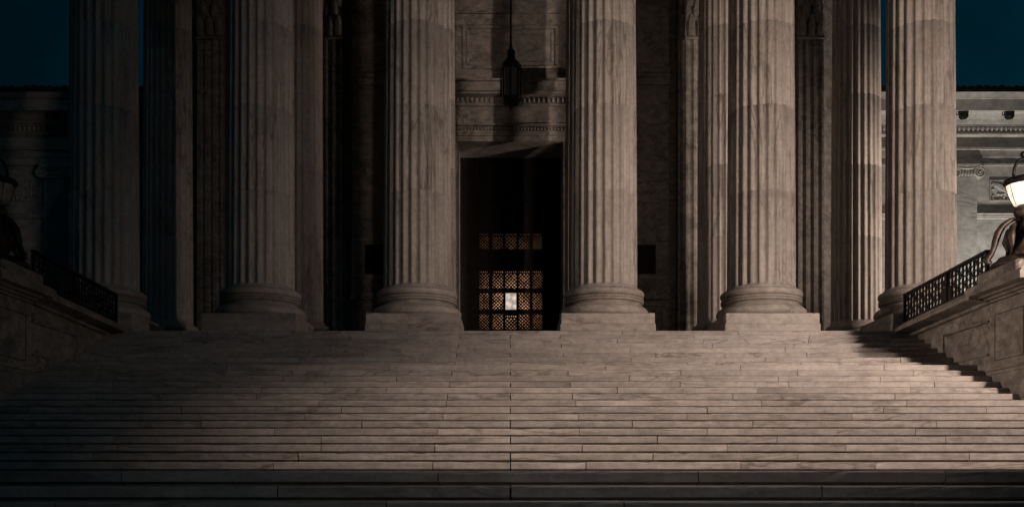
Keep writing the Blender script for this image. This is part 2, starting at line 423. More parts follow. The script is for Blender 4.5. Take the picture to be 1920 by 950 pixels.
def column(x, D, front, label, rot):
    t = empty('fluted_column', (x, D, Z_TOP))
    tag(t, label, 'column', 'front row of portico columns' if front else 'rear row of portico columns', 'thing')
    if front:
        obj('plinth_step', None, None, t, mesh=subF, loc=(0, 0, 0.001))
        obj('plinth', None, None, t, mesh=plinF, loc=(0, 0, 0.174))
        obj('base', None, None, t, mesh=baseF, loc=(0, 0, Z_PL - Z_TOP))
    else:
        obj('plinth', None, None, t, mesh=plinR, loc=(0, 0, 0.001))
        obj('base', None, None, t, mesh=baseR, loc=(0, 0, 0.27))
    for i, (z0, me) in enumerate(kitF if front else kitR):
        d = obj('drum', None, None, t, mesh=me, loc=(0, 0, z0 - Z_TOP)); d.rotation_euler.z = rot
    c = obj('capital', None, None, t, mesh=capm, loc=(0, 0, SH1 - Z_TOP))
    return t
XC = [-10.45, -6.43, -2.40, 2.40, 6.45, 10.55]
FL = ['leftmost front-row fluted column, nearly lost in darkness beside the left railing',
      'dim fluted front-row column, second from the left, on a square plinth',
      'fluted front-row column on a square plinth, directly left of the dark doorway',
      'fluted front-row column on a square plinth, directly right of the dark doorway',
      'brightly lit fluted front-row column, second from the right, on a square plinth',
      'rightmost front-row fluted column, its base partly hidden by the right railing']
RL = ['dark rear-row fluted column half hidden behind the leftmost front column',
      'dim rear-row fluted column showing right of the second front column from the left',
      'rear-row fluted column showing as a sliver left of the doorway',
      'rear-row fluted column showing as a sliver right of the doorway',
      'rear-row fluted column showing left of the second front column from the right',
      'rear-row fluted column with bright edges, beside the strip of sky on the right']
for i, x in enumerate(XC):
    column(x, D_F, True, FL[i], R(7.5 + i * 1.3))
    column(x, D_R, False, RL[i], R(3 + i * 2.1))

# ------------------------------------------------------------------ main building behind the columns
DW = 34.3
S = FPX / DW
def X(px, D=DW): return (px - 957) * D / FPX
def Z(py, D=DW): return (884 - py) * D / FPX
mb = empty('main_building', (0, DW, Z_TOP)); tag(mb, 'dark marble temple front behind the columns with tall bronze doorway', 'building')
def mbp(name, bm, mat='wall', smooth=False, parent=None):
    o = obj(name, bm, mat, None, smooth); o.parent = parent or mb
    if not parent: o.matrix_parent_inverse = Matrix.Translation((0, -DW, -Z_TOP))
    return o
OW, OT = 1.83, Z(268)
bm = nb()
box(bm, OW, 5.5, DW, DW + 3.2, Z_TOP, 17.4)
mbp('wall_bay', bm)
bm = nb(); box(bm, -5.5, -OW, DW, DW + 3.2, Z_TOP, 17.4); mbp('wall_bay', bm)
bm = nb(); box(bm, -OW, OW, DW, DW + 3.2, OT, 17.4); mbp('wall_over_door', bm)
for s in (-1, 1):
    bm = nb(); box(bm, s * 5.502, s * 12.8, DW + 0.55, DW + 5.5, Z_TOP - 4.9, 17.4); mbp('side_wall', bm)  # outer ends lengthened out of view to keep floodlight off the left wing
# courses of wall stones: thin slabs, each a piece of its own
for s in (-1, 1):
    zz = [Z(455), Z(380), Z(300), Z(232), Z(162)]
    for a, b in zip(zz, zz[1:]):
        cut = rng.uniform(3.6, 4.6)
        for xa, xb in ((2.62, cut), (cut, 5.5)):
            bm = nb(); box(bm, s * (xa + 0.004), s * (xb - 0.004 if xb < 5.4 else xb), DW - 0.035, DW - 0.002, a + 0.004, b - 0.004, 0.004)
            mbp('wall_stone', bm)
    # mouldings
    bm = nb()
    for y0, y1, pr in ((130, 138, 0.16), (139, 146, 0.10), (147, 160, 0.06)):
        box(bm, s * 2.3, s * 5.53, DW - pr, DW - 0.001, Z(y1), Z(y0))
    mbp('string_course', bm)
    bm = nb(); box(bm, s * 2.62, s * 5.5, DW - 0.03, DW - 0.001, Z(120), Z(10), 0.01); mbp('wall_stone', bm)
    # wall plate around the grille opening
    bm = nb(); gx0, gx1, gz0, gz1 = 4.0, 5.05, Z(514), Z(459)
    box(bm, s * 2.62, s * gx0, DW - 0.04, DW - 0.002, Z(519), Z(456)); box(bm, s * gx1, s * 5.5, DW - 0.04, DW - 0.002, Z(519), Z(456))
    box(bm, s * gx0, s * gx1, DW - 0.04, DW - 0.002, gz1, Z(456)); box(bm, s * gx0, s * gx1, DW - 0.04, DW - 0.002, Z(519), gz0)
    mbp('wall_stone', bm)
    # bronze vent grille
    bm = nb(); box(bm, s * gx0, s * gx1, DW - 0.022, DW - 0.004, gz0, gz1)
    gp = mbp('vent_grille', bm, 'dark_bronze')
    bm = nb(); n = 7; wdt = gx1 - gx0; hgt = gz1 - gz0
    for i in range(-n, n + 1):
        for d in (1, -1):
            q0, q1 = max(0, i / n), min(1, 1 + i / n)
            pa = (q0, q0 - i / n); pb = (q1, q1 - i / n)
            if d < 0: pa = (1 - pa[0], pa[1]); pb = (1 - pb[0], pb[1])
            if abs(q1 - q0) < 0.05: continue
            tube(bm, [(s * (gx0 + wdt * pa[0]), DW - 0.03, gz0 + hgt * pa[1]), (s * (gx0 + wdt * pb[0]), DW - 0.03, gz0 + hgt * pb[1])], 0.014, 4)
    mbp('grille_bars', bm, 'dark_bronze', parent=gp)
    # carved frieze with rosettes and palmettes
    bm = nb(); box(bm, s * 2.62, s * 5.52, DW - 0.05, DW - 0.001, Z(558), Z(520))
    box(bm, s * 2.6, s * 5.54, DW - 0.11, DW - 0.001, Z(523), Z(519.2)); box(bm, s * 2.6, s * 5.56, DW - 0.14, DW - 0.001, Z(562), Z(556))
    fz = mbp('carved_frieze', bm)
    zc = (Z(558) + Z(520)) / 2 + 0.02
    for i in range(6):
        cx = 5.24 - i * 0.50
        bm = nb()
        if i % 2 == 0:
            ring(bm, (s * cx, DW - 0.06, zc), 0.205, 0.026, 'y', 20, 6); ring(bm, (s * cx, DW - 0.06, zc), 0.14, 0.014, 'y', 18, 5); ball(bm, (s * cx, DW - 0.06, zc), 0.055, 1, .7, 1, 10, 6)
            for p in range(8):
                a = PI * p / 4; ball(bm, (s * cx + 0.095 * math.cos(a), DW - 0.055, zc + 0.095 * math.sin(a)), 0.036, 1, .6, 1, 8, 5)
            mbp('rosette', bm, smooth=True)
        else:
            for p in range(-3, 4):
                a = p * 0.42
                tube(bm, [(s * cx + 0.02 * p, DW - 0.05, zc - 0.2), (s * cx + 0.12 * math.sin(a), DW - 0.075, zc + 0.02 * math.cos(a)), (s * cx + 0.24 * math.sin(a), DW - 0.06, zc - 0.05 + 0.26 * math.cos(a))], [0.02, 0.034, 0.012], 6)
            tube(bm, [(s * cx - .2, DW - .055, zc - .19), (s * cx - .24, DW - .06, zc - 0.02), (s * cx - .17, DW - .055, zc + .19)], 0.018, 5)
            tube(bm, [(s * cx + .2, DW - .055, zc - .19), (s * cx + .24, DW - .06, zc - 0.02), (s * cx + .17, DW - .055, zc + .19)], 0.018, 5)
            mbp('palmette', bm, smooth=True)
    # dado with nested frames
    bm = nb(); zb, zt = Z_TOP, Z(565)
    for k_, ins in enumerate((0.12, 0.36, 0.56)):
        x0, x1 = 2.62 + ins, 5.5 - ins; t_ = 0.10; pr = (0.10, 0.06, 0.035)[k_]
        box(bm, s * x0, s * (x0 + t_), DW - pr, DW - .001, zb, zt - ins * .55); box(bm, s * (x1 - t_), s * x1, DW - pr, DW - .001, zb, zt - ins * .55)
        box(bm, s * (x0 + t_), s * (x1 - t_), DW - pr, DW - .001, zt - ins * .55 - t_, zt - ins * .55)
    mbp('dado_panel', bm)
# door surround
bm = nb(); c = nb()
for s in (-1, 1):
    box(bm, s * OW, s * (OW + 0.16), DW - 0.10, DW + 0.3, Z_TOP, OT - 0.001); box(bm, s * (OW + 0.16), s * (OW + 0.48), DW - 0.16, DW - .001, Z_TOP, OT - 0.001)
    box(bm, s * (OW + 0.48), s * (OW + 0.72), DW - 0.22, DW - .001, Z_TOP, OT - 0.001)
mbp('door_jamb', bm)
bm = nb()
def band(y0, y1, pr, hw=2.55): box(bm, -hw, hw, DW - pr, DW - .001, Z(y1), Z(y0))
band(258, 267.8, 0.16); band(249.5, 257.6, 0.20); band(237, 240, 0.28, 2.6); band(204, 236.6, 0.18); band(199.6, 203.6, 0.26, 2.6)
band(162, 166, 0.72, 3.0); band(166.3, 182, 0.60, 2.9); band(182.3, 186, 0.50, 2.8)
box(bm, -2.55, 2.55, DW - 0.14, DW - .002, Z(249.2), Z(240.4)); box(bm, -2.6, 2.6, DW - 0.2, DW - .002, Z(199.2), Z(186.4))
lin = mbp('door_lintel', bm)
bm = nb(); x = -2.5
while x < 2.5:
    ball(bm, (x, DW - 0.24, Z(192.5)), 0.07, 0.72, 0.8, 1.45, 8, 6); x += 0.165
mbp('egg_moulding', bm, smooth=True, parent=lin)
bm = nb(); x = -2.5
while x < 2.5:
    ball(bm, (x, DW - 0.17, Z(244.6)), 0.05, 1, 0.8, 1.1, 6, 5); x += 0.115
mbp('bead_moulding', bm, smooth=True, parent=lin)
# panel above the door
bm = nb()
for x0, x1, y0, y1, pr in ((-2.2, 2.2, 0, 27, .10), (-2.2, 2.2, 28, 48, 0.05), (-2.2, 2.2, 131, 140, .05), (-2.2, 2.2, 141, 158, 0.09)):
    box(bm, x0, x1, DW - pr, DW - .001, Z(y1), Z(y0))
for ins, pr in ((0.0, 0.05), (0.14, 0.025)):
    a, b_, c_, d_ = -1.66 + ins, 1.66 - ins, Z(130) + ins, Z(49) - ins
    box(bm, a, a + .1, DW - pr, DW - .001, c_, d_); box(bm, b_ - .1, b_, DW - pr, DW - .001, c_, d_); box(bm, a + .1, b_ - .1, DW - pr, DW - .001, c_, c_ + .1); box(bm, a + .1, b_ - .1, DW - pr, DW - .001, d_ - .1, d_)
mbp('wall_panel', bm)
# pilasters on the rear wall
def pilaster(x):
    hw = 0.45; y0 = DW + 0.05; pts = []
    zt = Z(66, 34)
    bm = nb()
    seg = []
    nfl = 3; wf = 0.07; fw = (2 * hw - wf * (nfl + 1)) / nfl
    cx = -hw; seg.append((cx, 0)); 
    for f in range(nfl):
        cx += wf; seg.append((cx, 0))
        for q in range(1, 8): seg.append((cx + fw * q / 8, 0.11 * max(0.0, math.sin(PI * q / 8)) ** 0.7))
        cx += fw; seg.append((cx, 0))
    seg.append((hw, 0)); seg.append((hw, 0.52)); seg.append((-hw, 0.52))
    a = [bm.verts.new((x + u, y0 + v, Z_TOP + 0.75)) for u, v in seg]; b = [bm.verts.new((x + u * 0.97, y0 + v, zt)) for u, v in seg]
    n = len(seg)
    for i in range(n): bm.faces.new((a[i], a[(i + 1) % n], b[(i + 1) % n], b[i]))
    bm.faces.new(a); bm.faces.new(b)
    p = mbp('pilaster', bm)
    bm = nb()
    box(bm, x - .60, x + .60, y0 - .16, y0 + .5, Z_TOP, Z_TOP + .3); box(bm, x - .56, x + .56, y0 - .12, y0 + .5, Z_TOP + .301, Z_TOP + .5); box(bm, x - .50, x + .50, y0 - .06, y0 + .5, Z_TOP + .501, Z_TOP + .749)
    mbp('pilaster_base', bm, parent=p)
    bm = nb(); box(bm, x - .50, x + .50, y0 - .07, y0 + .5, zt + .002, zt + .10, .03); box(bm, x - .42, x + .42, y0 + .02, y0 + .5, zt + .102, zt + 1.9)
    for row, (z0, h, n_) in enumerate(((zt + .12, .62, 3), (zt + .62, .62, 2), (zt + 1.15, .5, 3))):
        for i in range(n_):
            cx = x + (i - (n_ - 1) / 2) * (0.32 if n_ == 3 else .36)
            tube(bm, [(cx, y0 + .02, z0), (cx, y0 - .03, z0 + h * .5), (cx, y0 - .10, z0 + h * .85), (cx, y0 - .20, z0 + h), (cx, y0 - .21, z0 + h * .86)], [.13, .15, .12, .06, .02], 7)
    for sg in (-1, 1):
        ring(bm, (x + sg * .36, y0 - .08, zt + 1.6), .12, .035, 'y', 14, 5)
    box(bm, x - .56, x + .56, y0 - .14, y0 + .5, zt + 1.85, zt + 2.05)
    mbp('pilaster_capital', bm, parent=p)
for x in (-10.47, -6.30, 6.28, 10.47): pilaster(x)
# entablature and ceiling carried by the columns
bm = nb(); box(bm, -11.7, 11.7, D_F - 1.0, D_F + 1.0, 17.12, 19.8); box(bm, -12.6, 12.6, D_F - 1.9, DW + 6, 19.802, 20.6)
for s in (-1, 1): box(bm, s * 9.7, s * 11.68, D_F + 1.001, DW + 6, 17.125, 19.8)
mbp('entablature', bm)
bm = nb(); box(bm, -9.698, 9.698, D_F + 1.001, DW + 3, 17.4, 17.7); mbp('ceiling', bm)

# bronze door with pierced, lit panes
DD = 36.0
door = mbp('door', box(nb(), -1.9, 1.9, DD + 2.6, DD + 2.7, Z_TOP, OT + 0.2), 'dark_bronze')
def XD(px): return (px - 957) * DD / FPX
def ZD(py): return (884 - py) * DD / FPX
cols = [(899, 916.5), (924, 943), (948, 968), (973, 992.5), (999, 1016.5)]
rows = [(436, 468), (506, 541), (549, 580.5), (589, 618)]
bm = nb(); F0, F1 = DD - 0.06, DD + 0.06
xs = [-1.9] + [XD(p) for c in cols for p in c] + [1.9]
for i in range(0, len(xs), 2): box(bm, xs[i], xs[i + 1], F0, F1, Z_TOP, OT + 0.1)
zs = sorted([ZD(p) for r in rows for p in r])
zs = [Z_TOP] + zs + [OT + 0.1]
for ci in range(5):
    x0, x1 = XD(cols[ci][0]), XD(cols[ci][1])
    for j in range(0, len(zs), 2): box(bm, x0, x1, F0 + .01, F1 - .01, zs[j], zs[j + 1])
df = mbp('door_frame', bm, 'dark_bronze', parent=door)
bm = nb()
for x0, x1 in ((-1.25, -0.12), (0.12, 1.25)):
    for ins, pr in ((0, .04), (.14, .02)):
        a, b_, c_, d_ = x0 + ins, x1 - ins, ZD(380) + ins, ZD(298) - ins
        box(bm, a, a + .07, F0 - pr, F0 - .001, c_, d_); box(bm, b_ - .07, b_, F0 - pr, F0 - .001, c_, d_); box(bm, a + .07, b_ - .07, F0 - pr, F0 - .001, c_, c_ + .07); box(bm, a + .07, b_ - .07, F0 - pr, F0 - .001, d_ - .07, d_)
mbp('door_panel', bm, 'dark_bronze', parent=door)
def grille(x0, x1, z0, z1, strip, sd):
    r = random.Random(sd); bm = nb(); y = DD - 0.01
    top = z1 - 0.10 if strip else z1
    if strip:
        box(bm, x0, x1, y - .02, y + .02, top - 0.045, top); box(bm, x0, x1, y - .02, y + .02, z1 - .055, z1)
        x = x0 + .03
        while x < x1: box(bm, x - .022, x + .022, y - .02, y + .02, top, z1 - .055); x += .072
    n = 3; wdt = x1 - x0; st = wdt / n; m_ = int((top - z0) / st) + 1
    hgt = top - z0
    def seg(xa, za, xb, zb):
        # clip to the pane
        if za > zb: xa, za, xb, zb = xb, zb, xa, za
        if zb <= z0 or za >= top: return
        if zb > top: xb = xa + (xb - xa) * (top - za) / (zb - za); zb = top
        if za < z0: xa = xb - (xb - xa) * (zb - z0) / (zb - za); za = z0
        tube(bm, [(xa, y, za), (xb, y, zb)], r.uniform(0.017, 0.028), 4)
    for i in range(n):
        for j in range(m_):
            xa, xb = x0 + i * st, x0 + (i + 1) * st; za, zb = z0 + j * st, z0 + (j + 1) * st
            seg(xa, za, xb, zb); seg(xb, za, xa, zb)
            if r.random() < 0.25 and zb < top: ring(bm, ((xa + xb) / 2, y, (za + zb) / 2), st * .30, .014, 'y', 8, 4)
            if r.random() < 0.28 and zb < top: box(bm, (xa + xb) / 2 - st * .3, (xa + xb) / 2 + st * .3, y - .015, y + .015, (za + zb) / 2 - st * .3, (za + zb) / 2 + st * .3)
    return bm
for ri, (ya, yb) in enumerate(rows):
    for ci, (xa, xb) in enumerate(cols):
        if (ri, ci) == (2, 2): continue
        mbp('pane_grille', grille(XD(xa), XD(xb), ZD(yb), ZD(ya), ri < 2 or (ri == 3 and ci == 2), ri * 7 + ci), 'dark_bronze', parent=door)
for ri, (ya, yb) in enumerate(rows):
    bm = nb(); box(bm, XD(893), XD(1022), DD + .10, DD + .12, ZD(yb + 4), ZD(ya - 3))
    mbp('lit_pane', bm, 'pane', parent=door)
bm = nb(); box(bm, XD(945.5), XD(969.5), DD + .065, DD + .095, ZD(583), ZD(547.5), .012)
pl = bpy.data.lights.new('hall_light', 'POINT'); po = bpy.data.objects.new('hall_light', pl); COL.objects.link(po)
pl.energy = 105; pl.color = (1.0, 0.86, 0.74); pl.shadow_soft_size = 0.15; po.location = (0.0, DD + 1.15, ZD(560))
hl = obj('hall_lamp', bm, 'lamp_hall'); tag(hl, 'glowing warm white lamp behind the middle pane of the dark door', 'lamp')

# ------------------------------------------------------------------ hanging lantern
DL = 28.0
def ZL(py): return (884 - py) * DL / FPX
lan = empty('hanging_lantern', (0.01, DL, ZL(205))); tag(lan, 'dark bronze lantern hanging on a long rod in front of the doorway', 'lantern')
z0 = ZL(205); u = lambda py: ZL(py) - z0
obj('rod', tube(nb(), [(0, 0, u(85)), (0, 0, 17.4 - z0)], 0.028, 8), 'dark_bronze', lan)
obj('cap', lathe(nb(), [(0.03, u(80)), (0.05, u(88)), (0.06, u(92)), (0.12, u(96)), (0.125, u(112)), (0.19, u(114)), (0.20, u(117)), (0.285, u(121)), (0.30, u(126)), (0.28, u(130))][::-1], 8), 'dark_bronze', lan)
obj('glass', lathe(nb(), [(0.235, u(184)), (0.245, u(130.5))], 8), 'lantern_glass', lan)
for i in range(8):
    a = 2 * PI * i / 8
    obj('bar', tube(nb(), [(0.27 * math.cos(a), 0.27 * math.sin(a), u(185)), (0.28 * math.cos(a), 0.28 * math.sin(a), u(128))], 0.022, 5), 'dark_bronze', lan)
obj('bottom', lathe(nb(), [(0.01, u(206)), (0.05, u(202)), (0.10, u(197)), (0.22, u(195)), (0.29, u(190)), (0.30, u(184.5))], 8), 'dark_bronze', lan)

# ------------------------------------------------------------------ wings
DV = 40.0
def XV(px): return (px - 957) * DV / FPX
def ZV(py): return (884 - py) * DV / FPX
volute_cache = {}
def wing(s, label):
    wg = empty('wing_building', (s * 25, DV, Z_G)); tag(wg, label, 'building', 'side wings of the building')
    def wp(name, bm, mat='wing', smooth=False, parent=None):
        o = obj(name, bm, mat, None, smooth); o.parent = parent or wg
        if not parent: o.matrix_parent_inverse = Matrix.Translation((-s * 25, -DV, -Z_G))
        return o
    xa, xb = s * 12.805, s * 42
    bm = nb(); box(bm, xa, xb, DV, DV + 8, Z_G, ZV(186)); wp('wall', bm)
    def prof_band(name, pts):
        bm = nb(); pr = [(DV - 0.001, pts[0][1] * (DV - pts[0][0]) / DV)] + [(DV - p, z * (DV - p) / DV) for p, z in pts] + [(DV - 0.001, pts[-1][1] * (DV - pts[-1][0]) / DV)]
        prism_x(bm, pr, min(xa, xb), max(xa, xb)); return wp(name, bm)
    prof_band('cornice', [(.62, ZV(208)), (.95, ZV(207)), (.95, ZV(185.5)), (.98, ZV(184.5)), (.98, ZV(183.2)), (1.03, ZV(183)), (1.10, ZV(176)), (1.14, ZV(172.3))])
    prof_band('bed_moulding', [(.20, ZV(233)), (.24, ZV(232)), (.30, ZV(224)), (.42, ZV(214)), (.55, ZV(208.4))])
    prof_band('frieze', [(.14, ZV(281)), (.18, ZV(280)), (.18, ZV(276.5)), (.06, ZV(275)), (.03, ZV(264)), (.05, ZV(257)), (.12, ZV(253))])
    prof_band('egg_band', [(.14, ZV(252.6)), (.17, ZV(252)), (.17, ZV(249.6)), (.09, ZV(249)), (.09, ZV(236.5)), (.20, ZV(235.8)), (.20, ZV(233.3))])
    prof_band('architrave', [(.08, ZV(310)), (.13, ZV(309.5)), (.13, ZV(306.3)), (.06, ZV(306)), (.06, ZV(295)), (.085, ZV(294.6)), (.085, ZV(281.4))])
    prof_band('string_course', [(.03, ZV(411)), (.07, ZV(409.5)), (.07, ZV(406)), (.13, ZV(405.6)), (.13, ZV(401)), (.16, ZV(400))])
    bm = nb(); x = 13.0
    while x < 27:
        ball(bm, (s * x, DV - 0.12, ZV(242.6)), 0.09, 0.72, 0.75, 1.35, 8, 6)
        tube(bm, [(s * (x + .095), DV - .10, ZV(248)), (s * (x + .095), DV - .14, ZV(242)), (s * (x + .095), DV - .11, ZV(237))], [.008, .02, .012], 4)
        x += 0.19
    e = wp('egg_and_dart', bm, smooth=True); e['kind'] = 'stuff'
    # roof crest
    me = None; x = 13.1; i = 0
    wp('crest_base', box(nb(), xa, xb, DV - 1.0, DV + 4, ZV(172) * .9715 + .006, ZV(164) * .975), 'roof')
    while x < 28:
        if me is None:
            bm = nb()
            for p in range(-3, 4):
                a = p * .36; tube(bm, [(0.03 * p, 0, 0), (.15 * math.sin(a), -.02, .17 * math.cos(a)), (.22 * math.sin(a), 0, .29 * math.cos(a))], [.03, .055, .03], 5)
            box(bm, -.2, .2, -.06, .06, -.02, .05)
            me = mk_mesh('antefix', bm, 'roof')
        o = obj('antefix', None, None, wg, mesh=me, loc=(s * x - s * 25, -1.03, ZV(172.2) * .9745 - Z_G + .0)); o.scale = (1, 1, rng.uniform(.70, .92))
        x += 0.30
    # engaged ionic pilasters
    for px in (1808,):
        cx = s * XV(px); hw = XV(px + 20.5) - XV(px)
        bm = nb(); box(bm, cx - hw, cx + hw, DV - 0.16, DV - .001, Z_G, ZV(337)); p = wp('pilaster', bm)
        bm = nb(); zc = ZV(325)
        box(bm, cx - hw * 1.05, cx + hw * 1.05, DV - .20, DV - .002, ZV(336.5), ZV(318)); box(bm, cx - hw * 1.38, cx + hw * 1.38, DV - .30, DV - .002, ZV(317), ZV(310.6), .02)
        wp('capital_block', bm, parent=p)
        for sg in (-1, 1):
            bm = nb(); P = []; c0 = (cx + sg * hw * 1.16, DV - .25, ZV(326))
            for q in range(40):
                a = q / 39 * 2.3 * 2 * PI; r_ = 0.245 * (1 - q / 39 * .8)
                P.append((c0[0] + sg * -1 * r_ * math.sin(a - .3), c0[1] - .02, c0[2] + r_ * math.cos(a - .3)))
            tube(bm, P, [0.042 - .02 * q / 39 for q in range(40)], 6)
            tube(bm, [(c0[0], DV - .01, c0[2]), (c0[0], DV - .25, c0[2])], .235, 24); ball(bm, (c0[0], DV - .27, c0[2]), .055, 1, 1, 1, 10, 6)
            wp('volute', bm, parent=p, smooth=False)
        bm = nb(); n_ = 6
        for q in range(n_): ball(bm, (cx + (q - (n_ - 1) / 2) * hw * .27, DV - .21, ZV(328)), .062, .8, .8, 1.9, 8, 6)
        tube(bm, [(cx - hw, DV - .27, ZV(318)), (cx, DV - .27, ZV(320)), (cx + hw, DV - .27, ZV(318))], .04, 6)
        wp('egg_band', bm, parent=p, smooth=True)
    # relief panel with swag
    x0, x1, z0_, z1_ = XV(1855), XV(1965), ZV(377), ZV(338)
    bm = nb()
    for a, b, c_, d_ in ((x0, x1, z1_ - .035, z1_), (x0, x1, z0_, z0_ + .035), (x0, x0 + .035, z0_ + .035, z1_ - .035), (x1 - .035, x1, z0_ + .035, z1_ - .035)): box(bm, s * a, s * b, DV - .05, DV - .001, c_, d_)
    rp = wp('relief_panel', bm)
    bm = nb(); xm = (x0 + x1) / 2
    for k_ in range(4):
        P = []
        for q in range(13):
            t_ = q / 12; P.append((s * (x0 + .08 + (x1 - x0 - .16) * t_), DV - .03, z1_ - .08 - (0.22 + .10 * k_) * 4 * t_ * (1 - t_) + .0 * k_))
        tube(bm, P, 0.032, 6)
    rr = random.Random(3)
    for q in range(70):
        xx = rr.uniform(x0 + .08, x1 - .08); zz_ = rr.uniform(z0_ + .07, z1_ - .07)
        ball(bm, (s * xx, DV - .01, zz_), rr.uniform(.03, .06), 1.3, .7, 1, 6, 4)
    wp('carved_swag', bm, parent=rp, smooth=True)
    # wall courses under the string course
    for zA, zB in ((ZV(520), ZV(411.5)), (ZV(640), ZV(521))):
        xx = XV(1829.5)
        while xx < 30:
            L_ = rng.uniform(2.0, 3.2); bm = nb(); box(bm, s * (xx + .006), s * (xx + L_ - .006), DV - .025, DV - .001, zA + .006, zB - .006, .005); wp('wall_stone', bm); xx += L_
    return wg
wing(1, 'lit grey stone wing with carved cornice and scroll-topped pilaster at right')
wing(-1, 'dark stone wing with cornice and scroll-topped pilaster at far left')
# small dark fixtures under the cornice
def fixture(px, s, label):
    t = empty('cornice_light_fixture', (s * XV(px) * .985, DV - 0.60, ZV(208) * .984)); tag(t, label, 'light fixture', 'dark fixtures under the wing cornices')
    bm = nb(); lathe(bm, [(0.13, -.30), (.19, -.22), (.20, -.02), (.16, 0)], 7); obj('housing', bm, 'iron', t)
    bm = nb(); tube(bm, [(-.2, 0, -.12), (-.24, .1, -.1), (-.1, .3, -.08)], .02, 5); obj('bracket', bm, 'iron', t)
fixture(1807, 1, 'small dark fixture under the right wing cornice, beside the rightmost column')
fixture(1893, 1, 'small dark fixture under the right wing cornice, nearest the picture edge')
fixture(1812, -1, 'small dark fixture under the left wing cornice')

# ------------------------------------------------------------------ cheek walls, railings, lamps
def cheek(s, lit, side):
    Xw, RISE = 9.90, 0.13
    cw = empty('stair_wall', (s * 10.4, 21, Z_G)); tag(cw, f'stone side wall with moulded coping flanking the steps on the {side}', 'wall', 'walls flanking the steps', 'thing')
    def cp(name, bm, mat='cheek', smooth=False, parent=None):
        o = obj(name, bm, mat, None, smooth); o.parent = parent or cw
        if not parent: o.matrix_parent_inverse = Matrix.Translation((-s * 10.4, -21, -Z_G))
        return o
    y0, y1 = 20.32, D_TOP - 0.02
    zt = 3.30
    bm = nb(); box(bm, s * Xw, s * 11.2, y0, y1 + .9, Z_G, zt); cp('wall', bm)
    # raised panel frame on the inner face
    bm = nb()
    pz0, pz1, py1 = 2.44, 3.08, 22.5
    f = s * (Xw - .035); g_ = s * (Xw - .001)
    box(bm, f, g_, y0 + .001, y1, pz1 + .05, zt - .001); box(bm, f, g_, py1, y1, 1.5, pz1 + .049); box(bm, f, g_, y0 + .001, py1 - .001, 1.0, pz0 - .05)
    fr = cp('panel_frame', bm)
    bm = nb(); box(bm, s * (Xw - .05), g_, y0 + .05, py1 - .05, pz1 + .0, pz1 + .048, .012); box(bm, s * (Xw - .05), g_, y0 + .05, py1 - .05, pz0 - .048, pz0, .012)
    cp('panel_moulding', bm, parent=fr)
    # coping: bed mould, corona, cap
    def coping(name, ya, yb, zb, zt2, over, rise):
        p = [(Xw - .03, zb), (Xw - .10, zb + .02), (Xw - .12, zb + .06), (Xw - .12, zb + .075), (Xw - over + .10, zb + .10), (Xw - over + .01, zb + .115), (Xw - over, zb + .125),
             (Xw - over, zt2 - .06), (Xw - over + .03, zt2 - .045), (Xw - over + .06, zt2 - .01), (Xw - over + .10, zt2), (11.3, zt2), (11.3, zb)]
        return cp(name, prism_y(nb(), [(s * a, b) for a, b in p], ya, yb, rise), 'cheek')
    coping('coping', 20.3, y1 + .1, 3.303 + RISE, 3.56 + RISE, .47, RISE)
    bm = nb(); prism_y(bm, [(s * (Xw - .32), 3.565 + RISE), (s * (Xw - .28), 3.64 + RISE), (s * 10.1, 3.64 + RISE), (s * 10.1, 3.565 + RISE)], 20.35, y1 + .05, RISE); cp('coping_cap', bm)
    bm = nb(); prism_y(bm, [(s * (Xw - .033), 3.301), (s * (Xw - .033), 3.30 + RISE), (s * 11.19, 3.30 + RISE), (s * 11.19, 3.301)], 20.33, y1 - .001, RISE); cp('wall_top', bm)
    # pedestal for the lamp
    PX, PA, PB = 9.86, 18.70, 20.32
    bm = nb(); box(bm, s * PX, s * 11.25, PA, PB, Z_G, 3.45, .01); pd = cp('pedestal', bm)
    bm = nb()
    for a, b, c_, d_ in ((18.95, 20.08, 2.25, 2.265), (18.95, 20.08, 3.18, 3.195)): box(bm, s * (PX - .008), s * (PX + .0005), a, b, c_, d_)
    for a in (18.95, 20.065): box(bm, s * (PX - .008), s * (PX + .0005), a, a + .015, 2.266, 3.179)
    cp('incised_line', bm, 'mortar', parent=pd)
    def pprof(o, zb, zt2): return [(s * (PX - o), zb), (s * (PX - o), zt2), (s * (11.25 + o), zt2), (s * (11.25 + o), zb)]
    bm = nb()
    for o, a, b in ((.05, 1.98, 2.05), (.09, 2.051, 2.09), (.03, 2.091, 2.13)): prism_y(bm, pprof(o, a, b), PA - o, PB)
    box(bm, s * (PX - .03), s * (PX - .0005), PA - .03, PB - .02, 0.2, 1.979)
    cp('pedestal_base_moulding', bm, parent=pd)
    bm = nb()
    for o, a, b in ((.05, 3.452, 3.50), (.13, 3.501, 3.55), (.24, 3.551, 3.60), (.42, 3.601, 3.75), (.37, 3.751, 3.80)): prism_y(bm, pprof(o, a, b), PA - o, PB + .12 + o * .2)
    cp('pedestal_cornice', bm, parent=pd)
    bm = nb(); box(bm, s * 9.62, s * 11.1, 18.75, 20.35, 3.802, 4.06, .04); cp('pedestal_block', bm, parent=pd)

    # iron railing
    ra = empty('iron_railing', (s * 9.66, 22, 3.6)); tag(ra, f'black wrought iron railing on top of the {side} stair wall', 'railing', 'iron railings on the stair walls')
    def rp(name, bm):
        o = obj(name, bm, 'iron'); o.parent = ra; o.matrix_parent_inverse = Matrix.Translation((-s * 9.66, -22, -3.6)); return o
    xr = s * 9.68; ya, yb = 20.0, D_TOP + .03
    def rz(y): return RISE * (yb - y) / (yb - 20.3)
    zb, zt = 3.655, 4.34
